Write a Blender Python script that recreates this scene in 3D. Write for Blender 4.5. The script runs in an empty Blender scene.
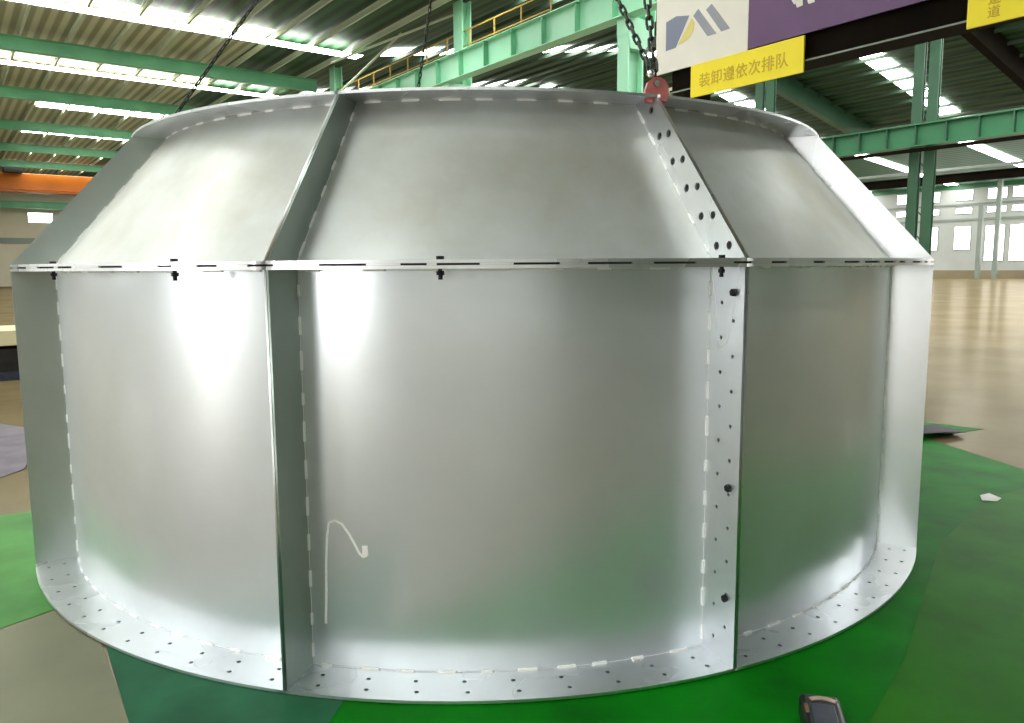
import bpy, bmesh, math, random
from mathutils import Vector, Matrix
random.seed(7)
C = bpy.context.scene.collection
sin, cos, rad, pi = math.sin, math.cos, math.radians, math.pi

# ------------------------------------------------------------------ camera
F, PITCH, ROLL, EYE = 762.0, rad(7.04), rad(0.4), 1.6
cd = bpy.data.cameras.new('camera')
cd.sensor_fit = 'HORIZONTAL'; cd.sensor_width = 36.0; cd.lens = 36.0 * F / 1024.0
cd.clip_start = 0.05; cd.clip_end = 500
cam = bpy.data.objects.new('camera', cd); C.objects.link(cam)
cam.matrix_world = (Matrix.Translation((0, 0, EYE)) @ Matrix.Rotation(pi/2 - PITCH, 4, 'X')
                    @ Matrix.Rotation(-ROLL, 4, 'Z'))
bpy.context.scene.camera = cam
vs = bpy.context.scene.view_settings
vs.view_transform = 'Standard'; vs.look = 'None'; vs.exposure = 0.42; vs.gamma = 1.0

# building axes: a = across the hall (to the right, away), b = along the hall (to the left, away)
AZ = rad(53.3)
BROT = pi/2 - AZ
AX = Vector((sin(AZ), cos(AZ), 0)); BX = Vector((-cos(AZ), sin(AZ), 0))
def W(a, b, z): return AX*a + BX*b + Vector((0, 0, z))

# ------------------------------------------------------------------ materials
def nt(name):
    m = bpy.data.materials.new(name); m.use_nodes = True
    t = m.node_tree; p = t.nodes['Principled BSDF']
    return m, t, p
def N(t, typ, **kw):
    n = t.nodes.new(typ)
    for k, v in kw.items(): setattr(n, k, v)
    return n
def plain(name, col, rough=0.5, metal=0.0, var=0.12, scale=3.0, bump=0.0, emit=0.0):
    m, t, p = nt(name)
    tc = N(t, 'ShaderNodeTexCoord'); ns = N(t, 'ShaderNodeTexNoise')
    ns.inputs['Scale'].default_value = scale; ns.inputs['Detail'].default_value = 5
    t.links.new(tc.outputs['Object'], ns.inputs['Vector'])
    r = N(t, 'ShaderNodeValToRGB')
    r.color_ramp.elements[0].position = 0.3; r.color_ramp.elements[1].position = 0.7
    r.color_ramp.elements[0].color = (*[c*(1-var) for c in col], 1)
    r.color_ramp.elements[1].color = (*[min(1, c*(1+var)) for c in col], 1)
    t.links.new(ns.outputs['Fac'], r.inputs['Fac']); t.links.new(r.outputs['Color'], p.inputs['Base Color'])
    p.inputs['Roughness'].default_value = rough; p.inputs['Metallic'].default_value = metal
    if emit:
        p.inputs['Emission Color'].default_value = (*col, 1); p.inputs['Emission Strength'].default_value = emit
    if bump:
        b = N(t, 'ShaderNodeBump'); b.inputs['Strength'].default_value = bump; b.inputs['Distance'].default_value = 0.02
        t.links.new(ns.outputs['Fac'], b.inputs['Height']); t.links.new(b.outputs['Normal'], p.inputs['Normal'])
    return m
def glow(name, col, s):
    m, t, p = nt(name)
    p.inputs['Base Color'].default_value = (0.8, 0.8, 0.8, 1)
    p.inputs['Emission Color'].default_value = (*col, 1)
    tc = N(t, 'ShaderNodeTexCoord'); ns = N(t, 'ShaderNodeTexNoise'); ns.inputs['Scale'].default_value = 0.6
    mr = N(t, 'ShaderNodeMapRange'); mr.inputs[3].default_value = s*0.8; mr.inputs[4].default_value = s*1.2
    t.links.new(tc.outputs['Object'], ns.inputs['Vector']); t.links.new(ns.outputs['Fac'], mr.inputs[0])
    t.links.new(mr.outputs[0], p.inputs['Emission Strength'])
    return m
def sheet_metal(name, base, rough, sharp, tint, mix=0.5, aniso=0.0, blot=1.3, streak=(1.2, 1.2, 0.35), met=1.0):
    """mill finish sheet: a broad hazy lobe plus a tighter one, cloudy patches and faint stains"""
    m, t, p = nt(name); out = t.nodes['Material Output']
    q = N(t, 'ShaderNodeBsdfPrincipled')
    tc = N(t, 'ShaderNodeTexCoord')
    stain = N(t, 'ShaderNodeTexNoise'); stain.inputs['Scale'].default_value = blot; stain.inputs['Detail'].default_value = 6
    stain.inputs['Roughness'].default_value = 0.6
    t.links.new(tc.outputs['Object'], stain.inputs['Vector'])
    r = N(t, 'ShaderNodeValToRGB')
    r.color_ramp.elements[0].position = 0.35; r.color_ramp.elements[1].position = 0.70
    r.color_ramp.elements[0].color = (*base, 1); r.color_ramp.elements[1].color = (*tint, 1)
    t.links.new(stain.outputs['Fac'], r.inputs['Fac'])
    mp = N(t, 'ShaderNodeMapping'); mp.inputs['Scale'].default_value = streak
    t.links.new(tc.outputs['Object'], mp.inputs['Vector'])
    big = N(t, 'ShaderNodeTexNoise'); big.inputs['Scale'].default_value = 2.0; big.inputs['Detail'].default_value = 2
    t.links.new(mp.outputs[0], big.inputs['Vector'])
    for n, rr, d in ((p, rough, 0.10), (q, sharp, 0.05)):
        n.inputs['Metallic'].default_value = met
        t.links.new(r.outputs['Color'], n.inputs['Base Color'])
        mr = N(t, 'ShaderNodeMapRange'); mr.inputs[3].default_value = rr - d; mr.inputs[4].default_value = rr + d
        t.links.new(big.outputs['Fac'], mr.inputs[0]); t.links.new(mr.outputs[0], n.inputs['Roughness'])
        if aniso:
            tg = N(t, 'ShaderNodeTangent', direction_type='RADIAL', axis='Z'); t.links.new(tg.outputs[0], n.inputs['Tangent'])
            n.inputs['Anisotropic'].default_value = aniso
    ms = N(t, 'ShaderNodeMixShader'); ms.inputs[0].default_value = mix
    t.links.new(p.outputs[0], ms.inputs[1]); t.links.new(q.outputs[0], ms.inputs[2]); t.links.new(ms.outputs[0], out.inputs['Surface'])
    return m
def deck(name, c0, c1, freq, rough=0.6):
    """ribbed roof decking, ribs running across the hall (object y repeats)"""
    m, t, p = nt(name)
    tc = N(t, 'ShaderNodeTexCoord'); sp = N(t, 'ShaderNodeSeparateXYZ'); t.links.new(tc.outputs['Object'], sp.inputs[0])
    mu = N(t, 'ShaderNodeMath', operation='MULTIPLY'); mu.inputs[1].default_value = freq
    t.links.new(sp.outputs['X'], mu.inputs[0])
    sn = N(t, 'ShaderNodeMath', operation='SINE'); t.links.new(mu.outputs[0], sn.inputs[0])
    r = N(t, 'ShaderNodeValToRGB'); r.color_ramp.elements[0].position = 0.25; r.color_ramp.elements[1].position = 0.75
    r.color_ramp.elements[0].color = (*c0, 1); r.color_ramp.elements[1].color = (*c1, 1)
    mr = N(t, 'ShaderNodeMapRange'); mr.inputs[1].default_value = -1; t.links.new(sn.outputs[0], mr.inputs[0])
    t.links.new(mr.outputs[0], r.inputs['Fac']); t.links.new(r.outputs['Color'], p.inputs['Base Color'])
    p.inputs['Roughness'].default_value = rough
    return m
def matte(m):
    m.node_tree.nodes['Principled BSDF'].inputs['Specular IOR Level'].default_value = 0.05; return m
def floor_mat():
    m, t, p = nt('polished_floor')
    tc = N(t, 'ShaderNodeTexCoord'); ns = N(t, 'ShaderNodeTexNoise'); ns.inputs['Scale'].default_value = 0.5
    ns.inputs['Detail'].default_value = 8; ns.inputs['Roughness'].default_value = 0.65
    t.links.new(tc.outputs['Object'], ns.inputs['Vector'])
    r = N(t, 'ShaderNodeValToRGB'); r.color_ramp.elements[0].position = 0.3; r.color_ramp.elements[1].position = 0.75
    r.color_ramp.elements[0].color = (0.125, 0.095, 0.047, 1); r.color_ramp.elements[1].color = (0.205, 0.162, 0.088, 1)
    t.links.new(ns.outputs['Fac'], r.inputs['Fac']); t.links.new(r.outputs['Color'], p.inputs['Base Color'])
    df = N(t, 'ShaderNodeBsdfDiffuse'); gl = N(t, 'ShaderNodeBsdfGlossy'); ms = N(t, 'ShaderNodeMixShader')
    t.links.new(r.outputs['Color'], df.inputs['Color']); gl.inputs['Color'].default_value = (0.9, 0.85, 0.75, 1); ms.inputs[0].default_value = 0.15
    mr = N(t, 'ShaderNodeMapRange'); mr.inputs[3].default_value = 0.12; mr.inputs[4].default_value = 0.26
    t.links.new(ns.outputs['Fac'], mr.inputs[0]); t.links.new(mr.outputs[0], gl.inputs['Roughness'])
    t.links.new(df.outputs[0], ms.inputs[1]); t.links.new(gl.outputs[0], ms.inputs[2])
    t.links.new(ms.outputs[0], t.nodes['Material Output'].inputs['Surface'])
    return m

M = {}
M['skin'] = sheet_metal('lower_sheet_aluminium', (0.83, 0.88, 0.94), 0.48, 0.23, (0.75, 0.80, 0.84), 0.5, 0.15, 1.6, met=0.80)
M['cone'] = sheet_metal('upper_sheet_aluminium', (0.70, 0.735, 0.735), 0.55, 0.36, (0.54, 0.55, 0.50), 0.4, 0.0, 1.6, met=0.6)
M['shade_flange'] = sheet_metal('flange_shaded', (0.44, 0.50, 0.46), 0.5, 0.3, (0.34, 0.41, 0.37), 0.5, 0.0, 1.5)  # dark green reflection on the rib face put into its base colour
M['half_shade_flange'] = sheet_metal('flange_half_shaded', (0.60, 0.65, 0.61), 0.5, 0.3, (0.50, 0.56, 0.52), 0.5, 0.0, 1.5)  # milder version, the rib's dim reflection put into the colour
M['flange'] = sheet_metal('flange_aluminium', (0.84, 0.86, 0.89), 0.45, 0.28, (0.76, 0.78, 0.80), 0.5, 0.0, 1.5)
M['weld'] = plain('weld_bead', (0.97, 0.97, 0.97), 0.4, 0.15, 0.02, 40)
M['gap_dark'] = plain('gap_shadow_tone', (0.02, 0.022, 0.02), 0.8, 0, 0.3, 20)  # black filler that stands for the shade inside the joints
M['bolt'] = plain('black_bolt_steel', (0.012, 0.012, 0.016), 0.45, 0.5, 0.2, 30)
M['white_mark'] = plain('white_mark', (0.95, 0.95, 0.92), 0.9, 0, 0.06, 50)
M['floor'] = floor_mat()
M['deck1'] = deck('cream_roof_deck', (0.28, 0.285, 0.17), (0.55, 0.56, 0.40), 2*pi/0.45)
M['deck2'] = deck('green_roof_deck', (0.003, 0.025, 0.007), (0.02, 0.085, 0.025), 2*pi/0.55)
M['deck4'] = deck('far_green_roof_deck', (0.015, 0.075, 0.03), (0.05, 0.16, 0.07), 2*pi/0.8)
M['dado'] = plain('tan_dado', (0.26, 0.21, 0.13), 0.6, 0, 0.15, 0.4)
M['deck3'] = deck('grey_green_roof_deck', (0.34, 0.38, 0.34), (0.56, 0.60, 0.55), 2*pi/0.45)
M['green'] = plain('green_steel_paint', (0.16, 0.47, 0.27), 0.45, 0, 0.15, 0.8)
M['mint'] = plain('mint_steel_paint', (0.34, 0.70, 0.48), 0.4, 0, 0.06, 0.6)
M['mid'] = plain('mid_green_steel_paint', (0.032, 0.17, 0.075), 0.45, 0, 0.12, 0.6)
M['deep'] = plain('deep_green_steel_paint', (0.03, 0.095, 0.05), 0.45, 0, 0.15, 0.6)
M['night'] = plain('near_black_green_paint', (0.035, 0.07, 0.042), 0.6, 0, 0.3, 0.35)  # right roof purlins, and the added panel that darkens reflections
M['brown'] = matte(plain('dark_brown_steel', (0.006, 0.004, 0.002), 0.7, 0, 0.3, 1))
M['purlin'] = plain('pale_purlin', (0.50, 0.56, 0.42), 0.5, 0, 0.06, 1)
M['wall'] = plain('pale_wall_cladding', (0.46, 0.48, 0.46), 0.6, 0, 0.06, 0.4)
M['bright'] = plain('white_wall_cladding', (0.78, 0.80, 0.80), 0.6, 0, 0.04, 0.4)
M['cream'] = plain('cream_wall_cladding', (0.62, 0.58, 0.44), 0.6, 0, 0.06, 0.4)
M['trim'] = plain('grey_trim', (0.24, 0.28, 0.25), 0.5, 0, 0.1, 0.7)
M['sky'] = glow('skylight_sheet', (1.0, 1.0, 0.97), 14.0)
M['pane'] = glow('daylit_pane', (1.0, 1.0, 0.98), 4.0)
M['gate'] = glow('daylit_gate_pane', (1.0, 1.0, 0.98), 15.0)
M['orange'] = plain('orange_crane_paint', (0.36, 0.095, 0.002), 0.45, 0, 0.12, 0.7)
M['rail'] = plain('yellow_rail_paint', (0.55, 0.36, 0.06), 0.5, 0, 0.1, 2)
M['white'] = plain('white_sign_face', (0.80, 0.77, 0.70), 0.5, 0, 0.03, 2)
M['purple'] = plain('purple_sign_face', (0.115, 0.045, 0.15), 0.45, 0, 0.12, 2)
M['yellow'] = plain('yellow_sign_face', (0.96, 0.78, 0.010), 0.5, 0, 0.03, 3)
M['gold'] = plain('dark_yellow_lettering', (0.60, 0.40, 0.008), 0.5, 0, 0.03, 3)
M['slate'] = plain('slate_blue_print', (0.20, 0.23, 0.33), 0.5, 0, 0.05, 3)
M['lgrey'] = plain('grey_print', (0.30, 0.31, 0.36), 0.5, 0, 0.05, 3)
M['pyell'] = plain('pale_yellow_print', (0.72, 0.62, 0.20), 0.5, 0, 0.05, 3)
M['red'] = plain('faded_red_clamp', (0.44, 0.13, 0.12), 0.4, 0.1, 0.2, 25)
M['chain'] = plain('dark_chain_steel', (0.05, 0.055, 0.05), 0.4, 0.8, 0.3, 60)
M['shiny'] = plain('bright_steel', (0.8, 0.8, 0.8), 0.25, 1.0, 0.05, 20)
M['tarp'] = matte(plain('bright_green_tarp', (0.001, 0.185, 0.004), 0.5, 0, 0.35, 2.2, 0.25))
M['tarp_teal'] = matte(plain('teal_green_tarp', (0.025, 0.125, 0.06), 0.45, 0, 0.3, 2.5, 0.25))
M['tarp_light'] = matte(plain('light_green_tarp', (0.085, 0.27, 0.07), 0.4, 0, 0.25, 2.5, 0.2))
M['olive'] = matte(plain('olive_green_tarp', (0.024, 0.175, 0.008), 0.5, 0, 0.3, 2.0, 0.25))
M['concrete'] = plain('bare_concrete', (0.165, 0.17, 0.095), 0.5, 0, 0.18, 1.5)
M['cloth'] = plain('grey_purple_cloth', (0.16, 0.14, 0.17), 0.8, 0, 0.25, 4, 0.4)
M['dcloth'] = plain('dark_purple_cloth', (0.05, 0.04, 0.06), 0.8, 0, 0.3, 5, 0.4)
M['paper'] = plain('white_paper', (0.97, 0.97, 0.93), 0.8, 0, 0.03, 5)
M['black'] = plain('black_plastic', (0.008, 0.008, 0.008), 0.35, 0, 0.3, 12)
M['bluegrey'] = plain('blue_grey_panel', (0.03, 0.04, 0.065), 0.3, 0, 0.3, 25)
M['slab'] = plain('cream_slab', (0.72, 0.66, 0.42), 0.6, 0, 0.06, 3)
M['strap'] = plain('brown_tab', (0.22, 0.11, 0.04), 0.6, 0, 0.2, 15)
M['pinkfoil'] = plain('pale_pink_gloss', (0.62, 0.45, 0.38), 0.25, 0.3, 0.25, 18)

# ------------------------------------------------------------------ object helpers
def obj(name, me, m, parent=None, smooth=False):
    if isinstance(me, bmesh.types.BMesh):
        bm = me; me = bpy.data.meshes.new(name); bm.to_mesh(me); bm.free()
    o = bpy.data.objects.new(name, me); C.objects.link(o)
    if m is not None:
        me.materials.clear(); me.materials.append(M[m] if isinstance(m, str) else m)
    if smooth:
        for p in me.polygons: p.use_smooth = True
    if parent is not None: o.parent = parent
    return o
def tag(o, label, cat, group=None, kind=None):
    o['label'] = label; o['category'] = cat
    if group: o['group'] = group
    if kind: o['kind'] = kind
    return o
def thing(name, label, cat, loc=(0, 0, 0), rz=0.0, group=None):
    o = bpy.data.objects.new(name, None); C.objects.link(o); o.empty_display_size = 0.1
    o.location = loc; o.rotation_euler = (0, 0, rz)
    return tag(o, label, cat, group)
def struct(o): o['kind'] = 'structure'; return o
def place(o, loc, rz=BROT): o.location = loc; o.rotation_euler = (0, 0, rz); return o
def box(bm, x0, x1, y0, y1, z0, z1, mat=None):
    v = [bm.verts.new(p) for p in ((x0,y0,z0),(x1,y0,z0),(x1,y1,z0),(x0,y1,z0),(x0,y0,z1),(x1,y0,z1),(x1,y1,z1),(x0,y1,z1))]
    if mat is not None:
        for q in v: q.co = mat @ q.co
    for f in ((3,2,1,0),(4,5,6,7),(0,1,5,4),(1,2,6,5),(2,3,7,6),(3,0,4,7)): bm.faces.new([v[i] for i in f])
    return bm
def boxes(*bs):
    bm = bmesh.new()
    for b in bs: box(bm, *b)
    return bm
def bevel(bm, w, seg=2):
    bmesh.ops.bevel(bm, geom=list(bm.edges), offset=w, segments=seg, affect='EDGES', profile=0.5); return bm
def frame(p0, p1):
    z = (Vector(p1)-Vector(p0)).normalized()
    x = z.orthogonal().normalized(); y = z.cross(x)
    return Matrix((x, y, z)).transposed().to_4x4()
def tube(bm, p0, p1, r, n=10):
    p0, p1 = Vector(p0), Vector(p1)
    m = Matrix.Translation((p0+p1)/2) @ frame(p0, p1)
    bmesh.ops.create_cone(bm, cap_ends=True, segments=n, radius1=r, radius2=r, depth=(p1-p0).length, matrix=m)
    return bm
def bar(bm, p0, p1, w, h):
    p0, p1 = Vector(p0), Vector(p1); L = (p1-p0).length
    d = (p1-p0).normalized(); s = d.cross(Vector((0,0,1)))
    s = Vector((1,0,0)) if s.length < 1e-4 else s.normalized(); u = s.cross(d)
    m = Matrix.Translation(p0) @ Matrix((s, d, u)).transposed().to_4x4()
    return box(bm, -w/2, w/2, 0, L, -h/2, h/2, m)
def plate(outer, holes, t, xf):
    """flat plate with real holes: 2D outline + holes -> filled, thick mesh; xf maps (u, v, w) to 3D"""
    cu = bpy.data.curves.new('plate', 'CURVE'); cu.dimensions = '2D'; cu.fill_mode = 'BOTH'; cu.extrude = t/2
    for loop in [outer] + holes:
        s = cu.splines.new('POLY'); s.points.add(len(loop)-1)
        for p, q in zip(s.points, loop): p.co = (q[0], q[1], 0, 1)
        s.use_cyclic_u = True
    o = bpy.data.objects.new('plate', cu); C.objects.link(o)
    dg = bpy.context.evaluated_depsgraph_get()
    me = bpy.data.meshes.new_from_object(o.evaluated_get(dg), depsgraph=dg)
    bpy.data.objects.remove(o); bpy.data.curves.remove(cu)
    for v in me.vertices: v.co = xf(v.co.x, v.co.y, v.co.z)
    return me
def circ(x, y, r, n=12): return [(x + r*cos(2*pi*i/n), y + r*sin(2*pi*i/n)) for i in range(n)]
def ibeam(bm, L, h, w, tf=0.03, tw=0.02):
    """I section along local y from 0 to L, bottom at z=0"""
    box(bm, -w/2, w/2, 0, L, 0, tf); box(bm, -w/2, w/2, 0, L, h-tf, h); box(bm, -tw/2, tw/2, 0, L, tf, h-tf)
    return bm

# ------------------------------------------------------------------ THE RING
CX, CY = -0.2049, 5.4129
R, RI, RT, RTI = 2.788, 2.585, 2.176, 2.005
ZB, ZM, ZT = 0.008, 1.613, 2.337            # floor side, middle joint, top edge (outer face)
TR = 0.008
T = 0.012                                   # plate thickness
GAP = 0.0012                                # half the joint gap
angs = [-59.2, -13.7, 22.75, 62.7, 102.4, 142.1, 181.8, 221.5, 261.2]
ring = thing('steel_ring_casing', 'huge segmented silver metal ring with cone shaped top, standing on green tarps', 'metal casing', (CX, CY, 0))
def P(r, p, z): return Vector((r*sin(p), -r*cos(p), z))
def arc_sheet(r0, z0, r1, z1, p0, p1, t, n, rows=8):
    """curved sheet between two circles, t thick towards the inside"""
    bm = bmesh.new(); L = []
    for s in (0, 1):
        g = []
        for j in range(rows+1):
            f = j/rows; r = r0+(r1-r0)*f - s*t; z = z0+(z1-z0)*f
            g.append([bm.verts.new(P(r, p0+(p1-p0)*i/n, z)) for i in range(n+1)])
        L.append(g)
    for j in range(rows):
        for i in range(n):
            bm.faces.new((L[0][j][i], L[0][j][i+1], L[0][j+1][i+1], L[0][j+1][i]))
            bm.faces.new((L[1][j+1][i], L[1][j+1][i+1], L[1][j][i+1], L[1][j][i]))
    for j in range(rows):
        bm.faces.new((L[0][j][0], L[0][j+1][0], L[1][j+1][0], L[1][j][0]))
        bm.faces.new((L[0][j+1][n], L[0][j][n], L[1][j][n], L[1][j+1][n]))
    for i in range(n):
        bm.faces.new((L[0][0][i+1], L[0][0][i], L[1][0][i], L[1][0][i+1]))
        bm.faces.new((L[0][rows][i], L[0][rows][i+1], L[1][rows][i+1], L[1][rows][i]))
    return bm
def arc_flange(ri, ro, p0, p1, z, t, holes, n=40):
    d0 = GAP/ri
    a, b = p0 + d0, p1 - d0
    out = [(ro*sin(a+(b-a)*i/n), -ro*cos(a+(b-a)*i/n)) for i in range(n+1)]
    out += [(ri*sin(b-(b-a)*i/n), -ri*cos(b-(b-a)*i/n)) for i in range(n+1)]
    hs = [circ(r*sin(p), -r*cos(p), hr) for r, p, hr in holes]
    return plate(out, hs, t, lambda u, v, w: Vector((u, v, z + w)))
def rib(prof, p, side, holes):
    """radial plate: profile in (r, z); side +1 sits just past the joint angle, -1 just before"""
    rd = Vector((sin(p), -cos(p), 0)); tg = Vector((cos(p), sin(p), 0))
    off = side*(GAP + TR/2)
    hs = [circ(r, z, hr) for r, z, hr in holes]
    return plate(prof, hs, TR, lambda u, v, w: rd*u + Vector((0, 0, v)) + tg*(off + w))
def bead(pts, ws):
    """one continuous square-section bead along pts with half widths ws"""
    bm = bmesh.new(); prev = None
    for i, (p, w) in enumerate(zip(pts, ws)):
        d = (pts[min(i+1, len(pts)-1)] - pts[max(i-1, 0)]).normalized()
        n = Vector((p.x, p.y, 0)).normalized(); n = (n - d*n.dot(d)).normalized(); b = d.cross(n)
        q = [bm.verts.new(p + n*w*x + b*w*y) for x, y in ((1, 1), (-1, 1), (-1, -1), (1, -1))]
        if prev:
            for j in range(4): bm.faces.new((prev[j], prev[(j+1) % 4], q[(j+1) % 4], q[j]))
        else: bm.faces.new(q[::-1])
        prev = q
    bm.faces.new(prev); bmesh.ops.recalc_face_normals(bm, faces=bm.faces)
    return bm
def stitch(fn, L, pitch, ln, seed, w=0.0052, thin=0.0008):
    rn = random.Random(seed); s = 0.03; pts = [fn(0)]; ws = [thin]
    while s < L - 0.08:
        l = ln*rn.uniform(0.6, 1.2)
        for t_, q in ((s, thin), (s+0.004, w), (s+l/2, w), (s+l-0.004, w), (s+l, thin)): pts.append(fn(t_)); ws.append(q)
        s += pitch*rn.uniform(0.9, 1.1)
    pts.append(fn(L)); ws.append(thin)
    return bead(pts, ws)
def stitch_arc(r, z, p0, p1, pitch=0.16, ln=0.075, seed=0):
    return stitch(lambda t: P(r, p0 + t/r, z), (p1-p0)*r, pitch, ln, seed)
def stitch_line(a, b, pitch=0.15, ln=0.075, seed=0):
    a, b = Vector(a), Vector(b); L = (b-a).length; d = (b-a)/L
    return stitch(lambda t: a + d*t, L, pitch, ln, seed)

LOW = [(RI, ZB+T), (R, ZB+T), (R, ZM-0.004-T), (RI, ZM-0.004-T)]
def cone_r(z): return (z - (ZM+0.004+T))/((ZT-T) - (ZM+0.004+T))
UPP = [(RI, ZM+0.004+T), (R, ZM+0.004+T), (RT, ZT-T), (RTI, ZT-T)]
low_holes = []
z = 0.10; k = 0
while z < 1.50:
    low_holes.append((RI + (0.145 if k % 2 else 0.075), z, 0.0075)); z += 0.068; k += 1
upp_holes = []
for k in range(6):
    f = 0.07 + 0.172*k; zc = UPP[0][1] + f*(UPP[3][1]-UPP[0][1])
    r0 = RI + (RTI-RI)*f; wd = (R-RI) + ((RT-RTI)-(R-RI))*f
    upp_holes += [(r0 + wd*0.36, zc, 0.016), (r0 + wd*0.74, zc, 0.016)] if k < 5 else [(r0 + wd*0.55, zc, 0.016)]

front = (0, 1, 2)                       # sectors whose bolt holes can be seen
for k in range(9):
    p0 = rad(angs[k]); p1 = rad(angs[k+1] if k < 8 else angs[0] + 360)
    n = 40
    near = k in (0, 1, 2, 3, 8)
    lp = obj('lower_panel', arc_sheet(RI, ZB+T, RI, ZM-0.004-T, p0, p1, 0.006, n), 'skin', ring, True)
    up = obj('upper_panel', arc_sheet(RI, ZM+0.004+T, RTI, ZT-T, p0, p1, 0.006, n), 'cone', ring, True)
    lp.data.set_sharp_from_angle(angle=rad(40)); up.data.set_sharp_from_angle(angle=rad(40))
    bh = []
    if near:
        m = int((p1-p0)*2.69/0.185)
        for i in range(m):
            pp = p0 + (p1-p0)*(i+0.5)/m
            bh += [(RI+0.070, pp-0.003, 0.009), (RI+0.145, pp+0.003, 0.009)]
    obj('bottom_flange', arc_flange(RI-0.006, R, p0, p1, ZB+T/2, T, bh), 'flange', lp)
    obj('joint_flange', arc_flange(RI-0.006, R, p0, p1, ZM-0.004-T/2, T, []), 'flange', lp)
    obj('joint_flange', arc_flange(RI-0.006, R, p0, p1, ZM+0.004+T/2, T, []), 'flange', up)
    obj('top_flange', arc_flange(RTI-0.006, RT, p0, p1, ZT-T/2, T, []), 'flange', up)
    for p, s in ((p0, 1), (p1, -1)):
        fm = 'shade_flange' if k == 1 and s == 1 else 'half_shade_flange' if k == 0 and s == 1 else 'flange'
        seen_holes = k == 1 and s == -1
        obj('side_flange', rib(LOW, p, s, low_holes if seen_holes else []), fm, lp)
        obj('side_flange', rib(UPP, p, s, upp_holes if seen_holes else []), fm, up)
    if near:
        d = (GAP+TR)/RI + 0.001; dt = (GAP+TR)/RTI + 0.001
        for bm in (stitch_arc(RI+0.003, ZB+T+0.003, p0+d, p1-d, seed=k),
                   stitch_arc(RI+0.003, ZM-0.004-T-0.003, p0+d, p1-d, 0.22, 0.09, seed=k+20),
                   stitch_line(P(RI+0.003, p0+d, ZB+T), P(RI+0.003, p0+d, ZM-T), 0.145, seed=k+40),
                   stitch_line(P(RI+0.003, p1-d, ZB+T), P(RI+0.003, p1-d, ZM-T), 0.145, seed=k+60)): obj('weld_seam', bm, 'weld', lp)
        for bm in (stitch_arc(RTI+0.003, ZT-T-0.004, p0+dt, p1-dt, 0.17, 0.09, seed=k+80),
                   stitch_line(P(RI+0.004, p0+d, ZM+T), P(RTI+0.004, p0+dt, ZT-T), 0.15, seed=k+100),
                   stitch_line(P(RI+0.004, p1-d, ZM+T), P(RTI+0.004, p1-dt, ZT-T), 0.15, seed=k+120)): obj('weld_seam', bm, 'weld', up)
    # added dark filler standing for shade in the radial and middle joints
    bm = bmesh.new()
    rd = Vector((sin(p0), -cos(p0), 0)); tg = Vector((cos(p0), sin(p0), 0))
    for prof in ([(RI, ZB+T), (R-0.010, ZB+T), (R-0.010, ZM-0.02), (RI, ZM-0.02)],
                 [(RI, ZM+0.02), (R-0.012, ZM+0.02), (RT-0.012, ZT-T), (RTI, ZT-T)]):
        va = [bm.verts.new(rd*u + Vector((0, 0, v)) + tg*(GAP-0.0002)) for u, v in prof]
        vb = [bm.verts.new(rd*u + Vector((0, 0, v)) - tg*(GAP-0.0002)) for u, v in prof]
        bm.faces.new(va); bm.faces.new(vb[::-1])
        for i in range(4): bm.faces.new((va[i], vb[i], vb[(i+1) % 4], va[(i+1) % 4]))
    bmesh.ops.recalc_face_normals(bm, faces=bm.faces)
    obj('joint_shade_fill', bm, 'gap_dark', ring)
    obj('joint_shade_fill', arc_flange(RI, R-0.012, p0, p1, ZM, 0.0076, []), 'gap_dark', ring)
    if near:
        rn = random.Random(k+5); s = p0 + 0.01
        while s < p1 - 0.05:
            l = rn.uniform(0.012, 0.075); m = 6; bm = bmesh.new()
            for i in range(m):
                a, b = s + l*i/m, s + l*(i+1)/m
                vs_ = [bm.verts.new(P(r, q, zz)) for zz in (ZM-0.0036, ZM+0.0036) for r, q in ((R-0.011, a), (R-0.002, a), (R-0.002, b), (R-0.011, b))]
                for f in ((0,1,2,3),(7,6,5,4),(0,4,5,1),(1,5,6,2),(2,6,7,3),(3,7,4,0)): bm.faces.new([vs_[i] for i in f])
            s += l + rn.uniform(0.02, 0.07)
            bmesh.ops.remove_doubles(bm, verts=bm.verts, dist=1e-5)
            bmesh.ops.recalc_face_normals(bm, faces=bm.faces)
            obj('joint_shim', bm, 'flange', ring)

def hexbolt(p0, d, head, shank, r):
    """bolt with head at p0, pointing along d"""
    bm = bmesh.new(); p0 = Vector(p0); d = Vector(d).normalized()
    fr = frame(p0, p0+d)
    def cyl(a, b, rr, n): bmesh.ops.create_cone(bm, cap_ends=True, segments=n, radius1=rr, radius2=rr, depth=b-a,
                                                 matrix=Matrix.Translation(p0 + d*(a+b)/2) @ fr)
    cyl(-head, 0, r*1.75, 6); cyl(-0.001, shank, r, 12); cyl(0.04, 0.054, r*1.75, 6)
    return bm
def phi_at_x(px, r):
    """joint angle whose point on radius r is seen above pixel column px, at eye height"""
    best = None
    for i in range(-600, 640):
        p = rad(i/10); q = P(r, p, 0) + Vector((CX, CY, 0))
        x = 512 + F*q.x/(q.y*cos(PITCH))
        e = abs(x-px)
        if best is None or e < best[0]: best = (e, p)
    return best[1]
for px, rr in ((175, 2.735), (441, 2.735), (722, 2.735), (54, 2.70)):
    p = phi_at_x(px, rr)
    obj('bolt', hexbolt(P(rr, p, ZM+0.004+T), (0, 0, -1), 0.012, 0.07, 0.008), 'bolt', ring)
p3 = rad(22.75); tg3 = Vector((cos(p3), sin(p3), 0))
for zz in (1.50, 0.74, 0.29):
    obj('bolt', hexbolt(P(R-0.055, p3, zz) - tg3*(GAP+TR), tg3, 0.014, 0.06, 0.0085), 'bolt', ring)
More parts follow.
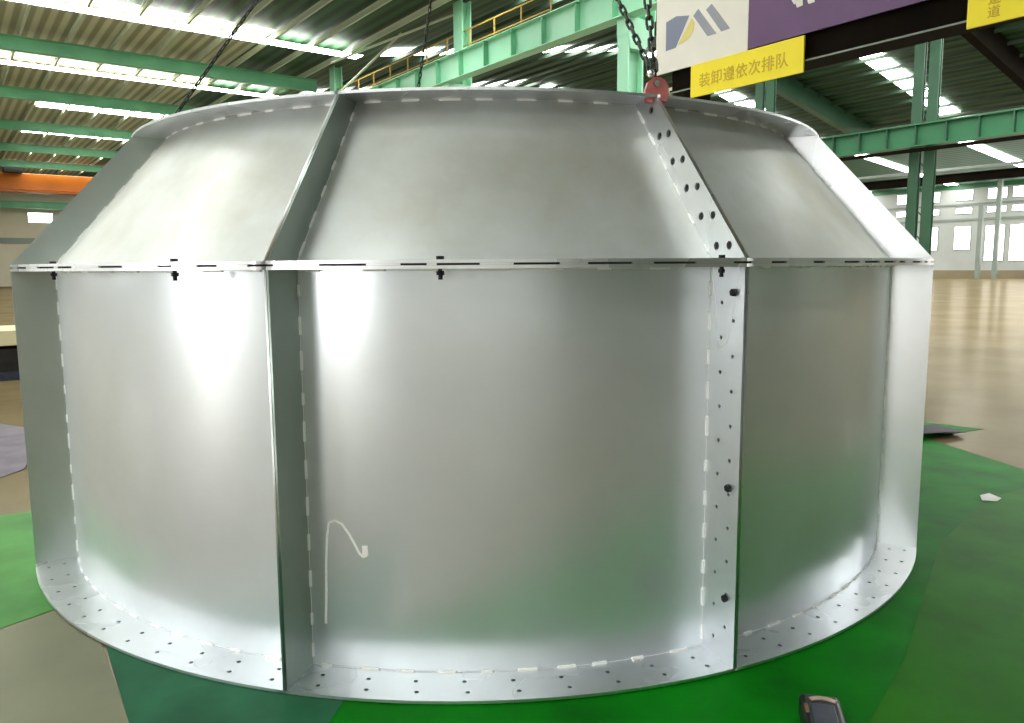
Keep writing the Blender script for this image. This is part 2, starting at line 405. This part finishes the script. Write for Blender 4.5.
# thin white squiggle low on the middle panel
def on_skin(x, y):
    u = (x-512); w = (361.5-y)
    d = Vector((u, F*cos(PITCH)+w*sin(PITCH), w*cos(PITCH)-F*sin(PITCH)))
    c = Vector((-CX, -CY)); rr = RI+0.001
    A_ = d.x**2+d.y**2; B_ = d.x*c.x+d.y*c.y; D_ = B_*B_ - A_*(c.x**2+c.y**2-rr*rr)
    t = (-B_ - math.sqrt(D_))/A_
    return Vector((d.x*t-CX, d.y*t-CY, EYE+d.z*t))
bm = bmesh.new()
pts = [(324,622),(325,590),(325,560),(326,535),(328,521),(334,519),(341,523),(348,533),(354,544),(358,552),(362,556),(366,554),(365,545)]
for a, b in zip(pts[:-1], pts[1:]): bar(bm, on_skin(*a), on_skin(*b), 0.004, 0.009)
box(bm, -0.008, 0.008, -0.002, 0.002, -0.02, 0.02, Matrix.Translation(on_skin(363, 550)))
obj('squiggle_mark', bm, 'white_mark', ring)

# ------------------------------------------------------------------ lifting chains
def chain_mesh(p0, p1, pitch, wire):
    p0, p1 = Vector(p0), Vector(p1); L = (p1-p0).length; n = max(2, int(L/pitch)); fr = frame(p0, p1)
    bm = bmesh.new(); ns, nr = 12, 5; hl = pitch/2 + wire*0.9; hw = wire*1.75
    for k in range(n):
        c = p0 + (p1-p0)*((k+0.5)/n); rot = fr @ Matrix.Rotation(pi/2*(k % 2) + 0.5, 4, 'Z'); rings = []
        for i in range(ns):
            a = 2*pi*i/ns; ct = Vector((hw*cos(a), 0, (hl-hw)*(1 if sin(a) > 0 else -1) + hw*sin(a)))
            if abs(sin(a)) < 1e-6: ct = Vector((hw*cos(a), 0, 0))
            nrm = Vector((cos(a), 0, sin(a)))
            rings.append([bm.verts.new(c + rot @ (ct + nrm*wire*cos(2*pi*j/nr) + Vector((0, 1, 0))*wire*sin(2*pi*j/nr))) for j in range(nr)])
        for i in range(ns):
            for j in range(nr):
                bm.faces.new((rings[i][j], rings[(i+1) % ns][j], rings[(i+1) % ns][(j+1) % nr], rings[i][(j+1) % nr]))
    bmesh.ops.recalc_face_normals(bm, faces=bm.faces)
    return bm
def clamp_body():
    """plate clamp: hooked profile with a jaw slot, standing on local origin, slot at the bottom"""
    prof = [(-0.050,-0.035),(-0.022,-0.035),(-0.020,0.0),(0.012,0.004),(0.014,-0.030),(0.050,-0.030),(0.058,0.005),
            (0.056,0.040),(0.040,0.068),(0.012,0.082),(-0.018,0.080),(-0.044,0.060),(-0.058,0.020)]
    me = plate(prof, [circ(-0.004, 0.050, 0.016)], 0.036, lambda u, v, w: Vector((u, w, v)))
    bm = bmesh.new(); bm.from_mesh(me); return bm
APEX = Vector((CX, CY, 5.3))
def chain(phi, label, doubled=False):
    q = P(RT-0.02, rad(phi), ZT) + Vector((CX, CY, 0))
    t = thing('lifting_chain', label, 'chain', q, rad(phi)*0, 'chain slings hung above the ring')
    c = obj('clamp', clamp_body(), 'red' if doubled else 'chain', t); c.rotation_euler = (0, 0, rad(phi)-0.3)
    for v in c.data.vertices: v.co *= 0.9
    bm = bmesh.new(); tube(bm, (-0.004, -0.03, 0.045), (-0.004, 0.03, 0.045), 0.012)
    pin = obj('clamp_pin', bm, 'shiny', c)
    top = Vector((0, 0, 0.055))
    obj('chain_links', chain_mesh(top, (APEX - q)*0.93, 0.05 if doubled else 0.045, 0.006 if doubled else 0.0055), 'chain', t)
    if doubled:
        bm = bmesh.new(); bmesh.ops.create_uvsphere(bm, u_segments=14, v_segments=8, radius=0.017, matrix=Matrix.Translation((-0.03, -0.03, 0.085)))
        obj('chain_swivel', bm, 'shiny', t, True)
        obj('chain_links', chain_mesh((0.0, 0.012, 0.06), Vector((-0.16, 0.75, 2.6)), 0.05, 0.007), 'chain', t)
    return t
chain(22.9, 'thick dark chain doubled above a red clamp gripping the front rib top', True)
chain(-82, 'dark chain sloping up from the left rim of the ring')
chain(-158, 'thin dark chain rising almost upright behind the middle of the ring rim')

# ------------------------------------------------------------------ floor, tarps and loose things
A0, A1, B0, B1 = -20.0, 95.0, -14.0, 95.0
def quad(pts):
    bm = bmesh.new(); bm.faces.new([bm.verts.new(p) for p in pts]); return bm
fl = obj('floor', quad([(A0,B0,0),(A1,B0,0),(A1,B1,0),(A0,B1,0)]), 'floor'); place(fl, (0,0,0)); struct(fl)

def sheet(name, pts, z, m, t=0.0015, sub=5, amp=0.004):
    """thin sheet on the floor from a convex outline, with slight ripples"""
    bm = bmesh.new(); c = Vector((sum(p[0] for p in pts)/len(pts), sum(p[1] for p in pts)/len(pts), 0))
    vs_ = [bm.verts.new((p[0]-c.x, p[1]-c.y, 0)) for p in pts]; bm.faces.new(vs_)
    bmesh.ops.triangulate(bm, faces=bm.faces)
    bmesh.ops.subdivide_edges(bm, edges=bm.edges, cuts=sub, use_grid_fill=True)
    rn = random.Random(len(pts)*7+int(abs(c.x)*100))
    a, b, d = rn.uniform(0, 6), rn.uniform(0, 6), rn.uniform(0, 6)
    for v in bm.verts:
        x, y = v.co.x, v.co.y
        v.co.z = amp*(0.5+0.5*sin(x*2.3+a+1.7*sin(y*1.9+b)))*(0.5+0.5*sin(y*3.1+d))
    g = bmesh.ops.extrude_face_region(bm, geom=list(bm.faces))
    for v in [e for e in g['geom'] if isinstance(e, bmesh.types.BMVert)]: v.co.z += t
    bmesh.ops.recalc_face_normals(bm, faces=bm.faces)
    o = obj(name, bm, m, None, True); o.location = (c.x, c.y, z)
    o.data.set_sharp_from_angle(angle=rad(50))
    return o
def fp(x, y):
    """floor point (metres) read off the photograph"""
    u = x-512; w = 361.5-y
    uu = u*cos(ROLL)+w*sin(ROLL); ww = -u*sin(ROLL)+w*cos(ROLL)
    fy = F*cos(PITCH)+ww*sin(PITCH); up = ww*cos(PITCH)-F*sin(PITCH)
    k = -EYE/up
    return (uu*k, fy*k)

t1 = sheet('tarpaulin', [fp(318,723), fp(335,708), (-0.9, 5.2), (-0.3, 8.6), (3.3, 8.5), (4.6, 7.3), fp(925,438), fp(1024,470), (3.6, 3.0), (2.5, 1.3), (0.6, 1.75), fp(325,740)], 0.0012, 'tarp', amp=0.003)
tag(t1, 'large bright green tarpaulin spread on the floor under the right of the ring', 'tarpaulin', 'green tarps under the ring')
t2 = sheet('tarpaulin', [fp(104,640), fp(129,723), (-0.95, 1.4), fp(330,723), fp(345,700), (-0.6, 4.6), (-1.6, 4.4)], 0.0030, 'tarp_teal', amp=0.002)
tag(t2, 'teal green tarpaulin strip under the front left edge of the ring', 'tarpaulin', 'green tarps under the ring')
t3 = sheet('tarpaulin', [fp(-60,640), fp(0,629), fp(62,607), (-1.9, 4.3), (-2.4, 5.3), fp(0,516), fp(-70,520)], 0.0012, 'tarp_light', amp=0.003)
tag(t3, 'light green tarpaulin at far left behind the ring flange', 'tarpaulin', 'green tarps under the ring')
t4 = sheet('tarpaulin', [fp(940,545), fp(985,500), fp(1100,470), (3.9, 2.0), fp(1024,760), fp(850,760), fp(905,660)], 0.0068, 'olive', amp=0.002)
tag(t4, 'olive green tarpaulin overlapping the bright one at lower right', 'tarpaulin', 'green tarps under the ring')
cp = sheet('floor_patch', [fp(-60,645), fp(0,631), fp(58,609), fp(100,640), fp(129,723), fp(160,800), fp(-60,800)], 0.0006, 'concrete', 0.0005, amp=0)
cp['kind'] = 'structure'; cp.name = 'trim_1'

def rag(name, pts, z, m, h, label, cat):
    o = sheet(name, pts, z, m, 0.004, 6, h); return tag(o, label, cat)
rag('dust_sheet', [fp(-40,428), fp(0,424), fp(26,428), fp(34,455), fp(24,470), fp(0,478), fp(-40,486)], 0.001, 'cloth', 0.03,
    'rumpled grey purple cloth lying on the floor at far left', 'cloth')
rag('rag', [fp(915,428), fp(935,426), fp(948,430), fp(966,436), fp(945,438), fp(918,440)], 0.003, 'dcloth', 0.05,
    'small dark purple rag at the edge of the green tarp behind the ring', 'rag')
rag('paper_scrap', [fp(980,497), fp(989,495), fp(1001,500), fp(997,503), fp(982,502)], 0.01, 'paper', 0.004,
    'small white paper scrap on the green tarp at right', 'paper')

# black skid with a cream slab at the left edge
cx, cy = fp(-30, 384)
sk = thing('equipment_skid', 'low black skid box with a cream slab lid beyond the left of the ring', 'skid', (cx, cy, 0), BROT)
o = obj('skid_body', bevel(boxes((-1.0, 0.75, 0, 1.2, 0.14, 0.47)), 0.01), 'black', sk)
o = obj('skid_base', boxes((-1.0, 0.75, 0.02, 1.18, 0.0, 0.14)), 'bluegrey', sk)
o = obj('lid_slab', bevel(boxes((-1.05, 0.8, -0.05, 1.25, 0.52, 0.74)), 0.01), 'slab', sk)
o = obj('skid_rail', boxes((-1.0, 0.75, -0.01, 1.2, 0.47, 0.52)), 'brown', sk)

# small black case at the lower edge
qx, qy = fp(822, 734)
ps = thing('tool_case', 'small black case with a pale glossy strip lying on green tarp at the bottom edge', 'case', (qx, qy, 0.006), rad(-14))
bm = bevel(boxes((-0.068, 0.068, -0.11, 0.10, 0.0, 0.085)), 0.018, 3)
obj('case_body', bm, 'black', ps)
obj('face_panel', bevel(boxes((-0.040, 0.040, -0.095, 0.030, 0.080, 0.0875)), 0.003), 'bluegrey', ps)
bm = bmesh.new(); m_ = 8
for i in range(m_):
    a0, a1 = i/m_, (i+1)/m_
    y0 = 0.052 + 0.014*sin(pi*a0); y1 = 0.052 + 0.014*sin(pi*a1)
    bar(bm, (-0.035+0.085*a0, y0, 0.087), (-0.035+0.085*a1, y1, 0.087), 0.017, 0.006)
obj('gloss_strip', bm, 'pinkfoil', ps)
obj('side_tab', bevel(boxes((-0.060, -0.047, -0.03, 0.025, 0.080, 0.088)), 0.003), 'strap', ps)

# ------------------------------------------------------------------ hall shell
Z1 = 11.0
def roofz(a):
    if a < 16: return 11.0
    if a < 33: return 11.0 + (a-16)/17*2.9
    if a < 50: return 13.9 - (a-33)/17*3.5
    if a < 72: return 10.4 + (a-50)/22*2.2
    return 12.6 - (a-72)/23*2.0
RA = [(A0, -2, 'deck1'), (-2, 11.5, 'deck1'), (11.5, 16, 'deck2'), (16, 33, 'deck2'), (33, 50, 'deck2'), (50, 72, 'deck4'), (72, 95, 'deck4')]
bm = bmesh.new(); mi = []
for a0, a1, m in RA:
    e = 1e-4
    for b0, b1 in ((B0, -0.5), (-0.5, 18.0), (18.0, 31.0), (31.0, B1)):
        bm.faces.new([bm.verts.new(p) for p in ((a0,b0,roofz(a0+e)+0.05),(a0,b1,roofz(a0+e)+0.05),(a1,b1,roofz(a1-e)+0.05),(a1,b0,roofz(a1-e)+0.05))])
        mi.append(0 if m == 'deck1' and b0 > 30 else 3 if m == 'deck4' else 2 if a1 < 17 and b1 < 19 and (b0 > B0 or a1 < 0) else 1)
ce = obj('ceiling', bm, 'deck1'); ce.data.materials.append(M['deck2']); ce.data.materials.append(M['deck3']); ce.data.materials.append(M['deck4'])
for f, k in zip(ce.data.polygons, mi): f.material_index = k
ce.data.update(); place(ce, (0,0,0)); struct(ce)
wn = [0]
def window(): wn[0] += 1; return 'window_%d' % wn[0]
for b in (22, 31.6, 41.3, 51.5, 61.5, 71.5, 81.5, 12.2, 2.4, -7.4):
    for a0, a1, m in RA:
        if a0 >= 50 and b < 12: continue
        if a0 in (-2, 11.5): continue
        s0, s1 = (a0 + 0.7, a1 - 0.7) if a0 != A0 else (a0 + 0.7, 15.4 if b > 5 else -2.0); wd = 0.38 if a0 < 16 else 0.6 if b > 15 else 1.0  # unseen near strips widened to brighten the ring from above
        dz = 0.26 if a0 < 16 else 0
        if a0 == A0 and b > 50: s0, wd, dz = 5.2, 1.0, 0.02
        o = obj(window(), quad([(s0,b-wd,roofz(s0)-0.02-dz),(s0,b+wd,roofz(s0)-0.02-dz),(s1,b+wd,roofz(s1)-0.02-dz),(s1,b-wd,roofz(s1)-0.02-dz)]), 'sky')
        place(o, (0,0,0)); struct(o)
def wall(name, pts, m):
    o = obj(name, quad(pts), m); place(o, (0,0,0)); return struct(o)
H = 14.2
wall('wall_right', [(A1,B0,0),(A1,B1,0),(A1,B1,H),(A1,B0,H)], 'wall')
wall('wall_far', [(A0,B1,0),(A1,B1,0),(A1,B1,H),(A0,B1,H)], 'cream')
wall('wall_left', [(A0,B0,0),(A0,B1,0),(A0,B1,H),(A0,B0,H)], 'wall')
wall('wall_near', [(A0,B0,0),(A1,B0,0),(A1,B0,H),(A0,B0,H)], 'bright')
wall('dark_reflection_panel_1', [(-3.5,B0+0.05,0),(70,B0+0.05,0),(70,B0+0.05,10.2),(-3.5,B0+0.05,10.2)], 'night')  # added unseen dark panel that darkens the ring's reflections

def wall_window(axis, c, u0, u1, z0, z1, pm='pane', inset=None):
    if inset is None: inset = -1 if axis == 'a' else 1
    """window on a wall: axis 'a' -> wall at a=c (u along b), 'b' -> wall at b=c (u along a)"""
    loc = W(c, (u0+u1)/2, z0) if axis == 'a' else W((u0+u1)/2, c, z0)
    w = u1-u0; h = z1-z0; root = bpy.data.objects.new(window(), None); C.objects.link(root)
    place(root, loc, BROT if axis == 'b' else BROT + pi/2); struct(root)
    # local x runs along the wall
    d = -inset
    fr = boxes((-w/2-0.06, w/2+0.06, min(0,0.06*d), max(0,0.06*d), -0.06, 0), (-w/2-0.06, w/2+0.06, min(0,0.06*d), max(0,0.06*d), h, h+0.06),
               (-w/2-0.06, -w/2, min(0,0.06*d), max(0,0.06*d), 0, h), (w/2, w/2+0.06, min(0,0.06*d), max(0,0.06*d), 0, h))
    obj('window_frame', fr, 'trim', root)
    y = 0.03*d
    obj('pane', quad([(-w/2,y,0),(w/2,y,0),(w/2,y,h),(-w/2,y,h)]), pm, root)
    return root
# far right wall: rows of glazing
for (b0, b1) in ((39.4, 41.1), (36.9, 37.8), (35.9, 36.45), (33.0, 35.3), (28.5, 31.2), (24.0, 26.7), (43.0, 44.1), (46, 48), (19, 22), (12, 15), (4, 8)):
    zb = 3.3 if b0 in (39.4, 43.0) else 2.0
    wall_window('a', A1-0.01, b0, b1, zb, 5.9)
    wall_window('a', A1-0.01, b0, b1, 7.4, 8.0)
    wall_window('a', A1-0.01, b0, b1, 8.9, 10.0)
for i, (a, wd, mm) in enumerate(((7, 0.5, 'wall'), (13.5, 1.1, 'wall'), (18, 0.5, 'trim'), (24, 1.0, 'wall'), (31, 0.7, 'trim'), (38, 1.6, 'wall'))):
    o = obj('trim_%d' % (20+i), boxes((a-wd, a+wd, B0+0.06, B0+0.3, 0, 9.5)), mm); place(o, (0,0,0)); struct(o)  # added unseen pilasters, there to put vertical stripes in the ring's reflections
def trimline(z0, z1, m, nm):
    o = obj(nm, boxes((A1-0.12, A1-0.02, B0, B1, z0, z1)), m); place(o, (0,0,0)); struct(o)
trimline(0, 0.9, 'dado', 'trim_2'); trimline(6.55, 6.8, 'trim', 'trim_3'); trimline(8.3, 8.5, 'trim', 'trim_4')
trimline(10.2, 12.0, 'mid', 'trim_5')
# end wall
wall_window('b', B1-0.01, 7.9, 10.1, 6.62, 7.62)
for a in (16, 24, 32, 40, 52, 60, 68): wall_window('b', B1-0.01, a, a+2.2, 6.6, 7.6)
o = obj('trim_6', boxes((A0, A1, B1-0.1, B1-0.02, 4.4, 5.0)), 'trim'); place(o, (0,0,0)); struct(o)
# left wall behind the photographer: two daylit gates and clerestory lights
for b0, b1 in ((-7.4, -3.6), (6.0, 10.0)): wall_window('a', A0+0.01, b0, b1, 0.5, 2.9, 'gate', 1)
for b in (20, 30, 40): wall_window('a', A0+0.01, b, b+4, 2.0, 4.6, 'pane', 1)

# ------------------------------------------------------------------ roof steel
for i in range(21):
    a = -18.2 + 1.65*i
    if a > 15.5: break
    o = obj('roof_purlin', boxes((-0.04, 0.04, 0, B1-14, 0, 0.02), (-0.015, 0.005, 0, B1-14, 0.02, 0.20), (-0.04, 0.04, 0, B1-14, 0.20, 0.22)), 'purlin')
    place(o, W(a, 14, 10.72)); tag(o, 'pale slim purlin running under the cream roof deck', 'purlin', 'purlins under the cream roof')
for i in range(22):
    a = 17.4 + 1.5*i
    o = obj('roof_purlin', boxes((-0.05, 0.05, 0, 60, 0, 0.16)), 'night'); place(o, W(a, 8, roofz(a)-0.30)); tag(o, 'dark green purlin crossing the bright skylights of the right roof', 'purlin', 'purlins under the dark green roof')
nth = {36.5: 'green roof rafter between the two brightest skylight strips',
       46.4: 'green roof rafter just beyond the second bright skylight strip', 56.5: 'green roof rafter in the far left roof, third row above the orange crane',
       66.5: 'green roof rafter in the far left roof, second row above the orange crane', 76.5: 'green roof rafter just above the orange crane girder', 88: 'green roof rafter behind the orange crane girder at the end wall'}
for b, lab in nth.items():
    bm = ibeam(bmesh.new(), 35.2, 0.55, 0.30)
    o = obj('roof_rafter', bm, 'green'); place(o, W(15.45, b, 10.15), BROT + pi/2); tag(o, lab, 'rafter', 'green rafters across the left roof')
# thin bracing rods under the roof
for (p, q, lab) in (((13.6, 30.5, 10.0), (16, 25.0, 10.9), 'thin pale brace rod rising from the left green column head'),
                    ((14.9, 33.5, 9.2), (15.2, 27.5, 10.7), 'long pale brace rod crossing to the upright green column')):
    a, b = W(*p), W(*q)
    o = obj('brace_rod', tube(bmesh.new(), (0,0,0), b-a, 0.05), 'purlin'); o.location = a; tag(o, lab, 'brace')

# ------------------------------------------------------------------ crane runway along a = 15
rb = thing('runway_beam', 'mint green crane runway beam with web stiffeners running to the upper right', 'beam', W(15, -6, 8.1), BROT)
obj('beam_section', ibeam(bmesh.new(), 60, 0.86, 0.42, 0.03, 0.02), 'mint', rb)
for i in range(16):
    b = 12.3 + 1.5*i + 6
    obj('web_stiffener', boxes((-0.20, -0.011, b-0.012, b+0.012, 0.03, 0.83)), 'green', rb)
obj('crane_rail', boxes((-0.04, 0.04, 0, 60, 0.86, 0.95)), 'brown', rb)
rl = thing('walkway_railing', 'ochre yellow handrail standing along the mint crane runway beam', 'railing', W(15.75, 19, 8.95), BROT)
bm = tube(bmesh.new(), (0,0,1.05), (0,26,1.05), 0.03); obj('top_rail', bm, 'rail', rl)
bm = tube(bmesh.new(), (0,0,0.55), (0,26,0.55), 0.025); obj('middle_rail', bm, 'rail', rl)
obj('toe_board', boxes((-0.01, 0.01, 0, 26, 0.0, 0.16)), 'rail', rl)
for i in range(18): obj('post', tube(bmesh.new(), (0, i*1.5, 0), (0, i*1.5, 1.06), 0.028), 'rail', rl)
cl = {15.06: 'mint green column with a haunch under the runway beam, beside the hook chain', 23.9: 'mint green column rising above the runway beam behind its yellow handrail',
      34.8: 'mint green column at left showing just over the ring rim'}
for b, lab in cl.items():
    t = thing('steel_column', lab, 'column', W(15.5, b, 0), BROT, 'columns along the near runway')
    obj('lower_shaft', boxes((-0.55, -0.5, -0.2, 0.2, 0, 7.6), (-0.02, 0.03, -0.2, 0.2, 0, 7.6), (-0.5, -0.02, -0.02, 0.02, 0, 7.6)), 'mint', t)
    bm = bmesh.new()
    pr = [(-0.62, 8.1), (0.45, 8.1), (0.45, 7.7), (0.03, 7.3), (-0.55, 7.3), (-0.62, 7.7)]
    va = [bm.verts.new((0.0 + u*0.9, -0.3 if False else -0.22, v)) for u, v in pr]; vb = [bm.verts.new((u*0.9, 0.22, v)) for u, v in pr]
    bm.faces.new(va[::-1]); bm.faces.new(vb)
    for i in range(6): bm.faces.new((va[i], va[(i+1) % 6], vb[(i+1) % 6], vb[i]))
    bmesh.ops.recalc_face_normals(bm, faces=bm.faces)
    obj('haunch', bm, 'mint', t)
    obj('upper_shaft', boxes((0.0, 0.04, -0.28, 0.28, 8.1, 11.0), (0.36, 0.40, -0.28, 0.28, 8.1, 11.0), (0.04, 0.36, -0.02, 0.02, 8.1, 11.0)), 'mint', t)
tr = obj('cable_tray', boxes((-0.15, 0.15, 0, 30, 0, 0.12), (-0.15, -0.13, 0, 30, 0.12, 0.2), (0.13, 0.15, 0, 30, 0.12, 0.2)), 'purlin')
place(tr, W(22, 6, 7.85)); tag(tr, 'pale cable tray seen under the mint runway beam left of the near column', 'cable tray')

# ------------------------------------------------------------------ second runway, a = 47, and the far one
r2 = thing('runway_beam', 'mid green crane runway beam passing the paired columns at right', 'beam', W(32.6, -4, 6.4), BROT)
obj('beam_section', ibeam(bmesh.new(), 60, 0.9, 0.42, 0.05, 0.03), 'mid', r2)
for i in range(22): obj('web_stiffener', boxes((-0.2, -0.016, 9+i*1.2-0.02, 9+i*1.2+0.02, 0.05, 0.85)), 'deep', r2)
obj('conductor_bar', boxes((-0.33, -0.25, 0, 60, -0.25, -0.1)), 'brown', r2)
cl2 = {15.75: 'deep green twin shaft column at right, rising past the green runway beam', 23.5: 'deep green twin shaft column just visible under the yellow sign'}
for b, lab in cl2.items():
    t = thing('twin_column', lab, 'column', W(33.3, b, 0), BROT, 'columns along the far runway')
    z1 = roofz(33.3) - 0.1
    for k in (-0.40, 0.22):
        obj('shaft', boxes((-0.11, -0.07, k, k+0.42, 0, z1), (0.07, 0.11, k, k+0.42, 0, z1), (-0.07, 0.07, k+0.18, k+0.24, 0, z1)), 'deep', t)
    for i in range(9): obj('lacing_bar', bar(bmesh.new(), (0, -0.16, 0.4+i), (0, 0.16, 0.8+i), 0.05, 0.05), 'deep', t)
r3 = thing('runway_beam', 'dark brown beam low across the far right bay above the windows', 'beam', W(70, 10, 8.5), BROT)
obj('beam_section', ibeam(bmesh.new(), 60, 0.75, 0.5, 0.05, 0.03), 'brown', r3)
obj('rail_clips', boxes((-0.3, 0.3, 0, 60, 1.05, 1.25)), 'trim', r3)
for b, lab in ((37.2, 'thin grey post in front of the bright far right windows, left of its taller mate'), (35.5, 'taller grey green post beside the bright far right windows')):
    o = obj('wind_post', boxes((-0.2, 0.2, -0.18, 0.18, 0, 0.4), (-0.2, 0.2, -0.22, 0.22, 0.4, 10.6 if b < 36 else 8.0)), 'trim'); place(o, W(92, b, 0)); tag(o, lab, 'post')
# sloping dark rafters in the second bay
for b, lab in ((16.3, 'dark roof rafter sloping down at upper right beyond the paired columns'), (27.0, 'dark green roof rafter sloping down between the two right skylight strips')):
    bm = bmesh.new(); bar(bm, (33.2, b, roofz(33.2)-0.62), (49.8, b, roofz(49.8)-0.62), 0.42, 1.1)
    o = obj('roof_rafter', bm, 'brown' if b < 20 else 'deep'); place(o, (0,0,0)); tag(o, lab, 'rafter')

# ------------------------------------------------------------------ orange overhead crane
oc = thing('overhead_crane', 'orange overhead travelling crane girder spanning the far left of the hall', 'crane', W(-14, 82, 0), BROT)
obj('bridge_girder', bevel(boxes((0, 29, -0.6, 0.6, 8.75, 10.2)), 0.03), 'orange', oc)
obj('lower_rail', boxes((0, 29, -0.75, 0.75, 8.55, 8.72)), 'orange', oc)
obj('trolley', bevel(boxes((19.2, 20.6, -0.9, 0.9, 10.2, 10.75), (19.5, 20.0, -0.4, 0.4, 10.75, 11.0)), 0.04), 'black', oc)
cb = obj('cross_beam', ibeam(bmesh.new(), 34.5, 0.7, 0.4), 'green'); place(cb, W(14.8, 93.5, 7.95), BROT+pi/2)
tag(cb, 'green beam on the end wall just under the orange crane', 'beam')

# ------------------------------------------------------------------ dark gantry with sign boards (plane a = 10)
ga = thing('gantry_frame', 'dark brown gantry girder behind the sign boards at upper right', 'gantry', W(10.3, 8.9, 0), BROT)
obj('girder', boxes((-0.24, 0.24, -14, 0.12, 4.47, 4.52), (-0.24, 0.24, -14, 0.12, 5.75, 5.8), (-0.20, -0.17, -14, 0.1, 4.52, 5.75), (0.17, 0.20, -14, 0.1, 4.52, 5.75)), 'brown', ga)
obj('edge_strip', boxes((-0.26, -0.24, -14, 0.12, 4.465, 4.485)), 'trim', ga)
for y in (-0.35, -13.6):
    bm = bmesh.new(); bar(bm, (-0.1, y, 0), (-0.1, y, 4.47), 0.3, 0.3); obj('gantry_leg', bm, 'brown', ga)
S = Matrix((-BX, Vector((0,0,1)), -AX)).transposed().to_4x4()       # sign frame: x right, y up, z to the viewer
def signbox(bm, b0, b1, z0, z1, t): return box(bm, -b0, -b1, z0, z1, 0, t)
def sign(name, b0, b1, z0, z1, m, label):
    o = obj(name, boxes((0, b0-b1, 0, z1-z0, 0, 0.03)), m)
    o.matrix_world = Matrix.Translation(W(10.03, b0, z0)) @ S
    return tag(o, label, 'sign')
sw = sign('sign_board', 9.28, 7.44, 4.81, 6.35, 'white', 'white sign board with a blue grey and yellow slanted bar logo')
sp = sign('sign_board', 7.436, 3.2, 4.83, 6.35, 'purple', 'purple sign board with cropped white lettering at top right')
y1 = sign('warning_plate', 8.49, 6.47, 4.30, 4.80, 'yellow', 'long yellow plate with faint lettering hung below the white and purple signs')
y2 = sign('warning_plate', 4.33, 2.2, 4.36, 5.2, 'yellow', 'yellow plate with faint lettering cut off by the upper right corner')
for o, dz in ((y1, 0.034), (y2, 0.034)):
    o.matrix_world = Matrix.Translation(-AX*dz) @ o.matrix_world
def ray_ab(x, y, a):
    u = x-512; w = 361.5-y
    uu = u*cos(ROLL)+w*sin(ROLL); ww = -u*sin(ROLL)+w*cos(ROLL)
    d = Vector((uu, F*cos(PITCH)+ww*sin(PITCH), ww*cos(PITCH)-F*sin(PITCH)))
    k = a/d.dot(AX); return d.dot(BX)*k, EYE + d.z*k
def logo(pts, m, nm):
    q = []
    for x, y in pts:
        b, z = ray_ab(600 + x/4.52, y/4.52, 10.0); q.append((9.28-b, z-4.81))
    o = obj(nm, plate(q, [], 0.004, lambda u, v, w: Vector((u, v, 0.033 + w))), m, sw)
    return o
logo([(300,102),(345,74),(404,70),(342,216),(298,232)], 'slate', 'logo_shape')
logo([(414,82),(428,100),(424,135),(405,168),(380,190),(350,204),(372,168),(395,122)], 'pyell', 'logo_shape')
logo([(422,72),(445,40),(526,152),(486,164)], 'lgrey', 'logo_shape')
logo([(480,45),(505,17),(588,128),(548,142)], 'lgrey', 'logo_shape')
# feet of the white characters on the purple board
def feet(polys):
    bm = bmesh.new()
    for pts in polys:
        q = []
        for x, y in pts:
            b, z = ray_ab(780 + x/12.8, y/12.8, 10.0); q.append(Vector((7.44-b, z-4.83, 0)))
        top = [bm.verts.new((p.x, p.y, 0.036)) for p in q]; bot = [bm.verts.new((p.x, p.y, 0.03)) for p in q]
        bm.faces.new(top)
        for i in range(len(q)): bm.faces.new((top[i], bot[i], bot[(i+1) % len(q)], top[(i+1) % len(q)]))
    bmesh.ops.recalc_face_normals(bm, faces=bm.faces)
    return bm
obj('white_lettering', feet([[(110,-140),(215,-150),(200,40),(178,58),(150,10)], [(205,-150),(290,-160),(290,70),(215,100),(190,30)], [(350,-165),(445,-180),(442,25),(365,52),(350,20)]]), 'white', sp)
def text(body, size, parent, m, x, y, gap=1.0, line=1.0, nm='lettering'):
    cu = bpy.data.curves.new('text', 'FONT'); cu.body = body; cu.size = size; cu.extrude = 0.002
    cu.space_character = gap; cu.space_line = line; cu.align_x = 'LEFT'
    cu.offset = 0.0015
    o = bpy.data.objects.new('text', cu); C.objects.link(o)
    dg = bpy.context.evaluated_depsgraph_get()
    me = bpy.data.meshes.new_from_object(o.evaluated_get(dg), depsgraph=dg)
    bpy.data.objects.remove(o); bpy.data.curves.remove(cu)
    for v in me.vertices: v.co += Vector((x, y, 0.032))
    return obj(nm, me, m, parent)
text('装卸遵依次排队', 0.225, y1, 'gold', 0.17, 0.15, 1.06)
text('通\n道', 0.14, y2, 'gold', 0.22, 0.22, 1.0, 1.05)

# ------------------------------------------------------------------ faint even fill added as world background
w = bpy.data.worlds.new('world_fill'); bpy.context.scene.world = w; w.use_nodes = True
w.node_tree.nodes['Background'].inputs['Color'].default_value = (0.8, 0.9, 0.85, 1)
w.node_tree.nodes['Background'].inputs['Strength'].default_value = 0.3
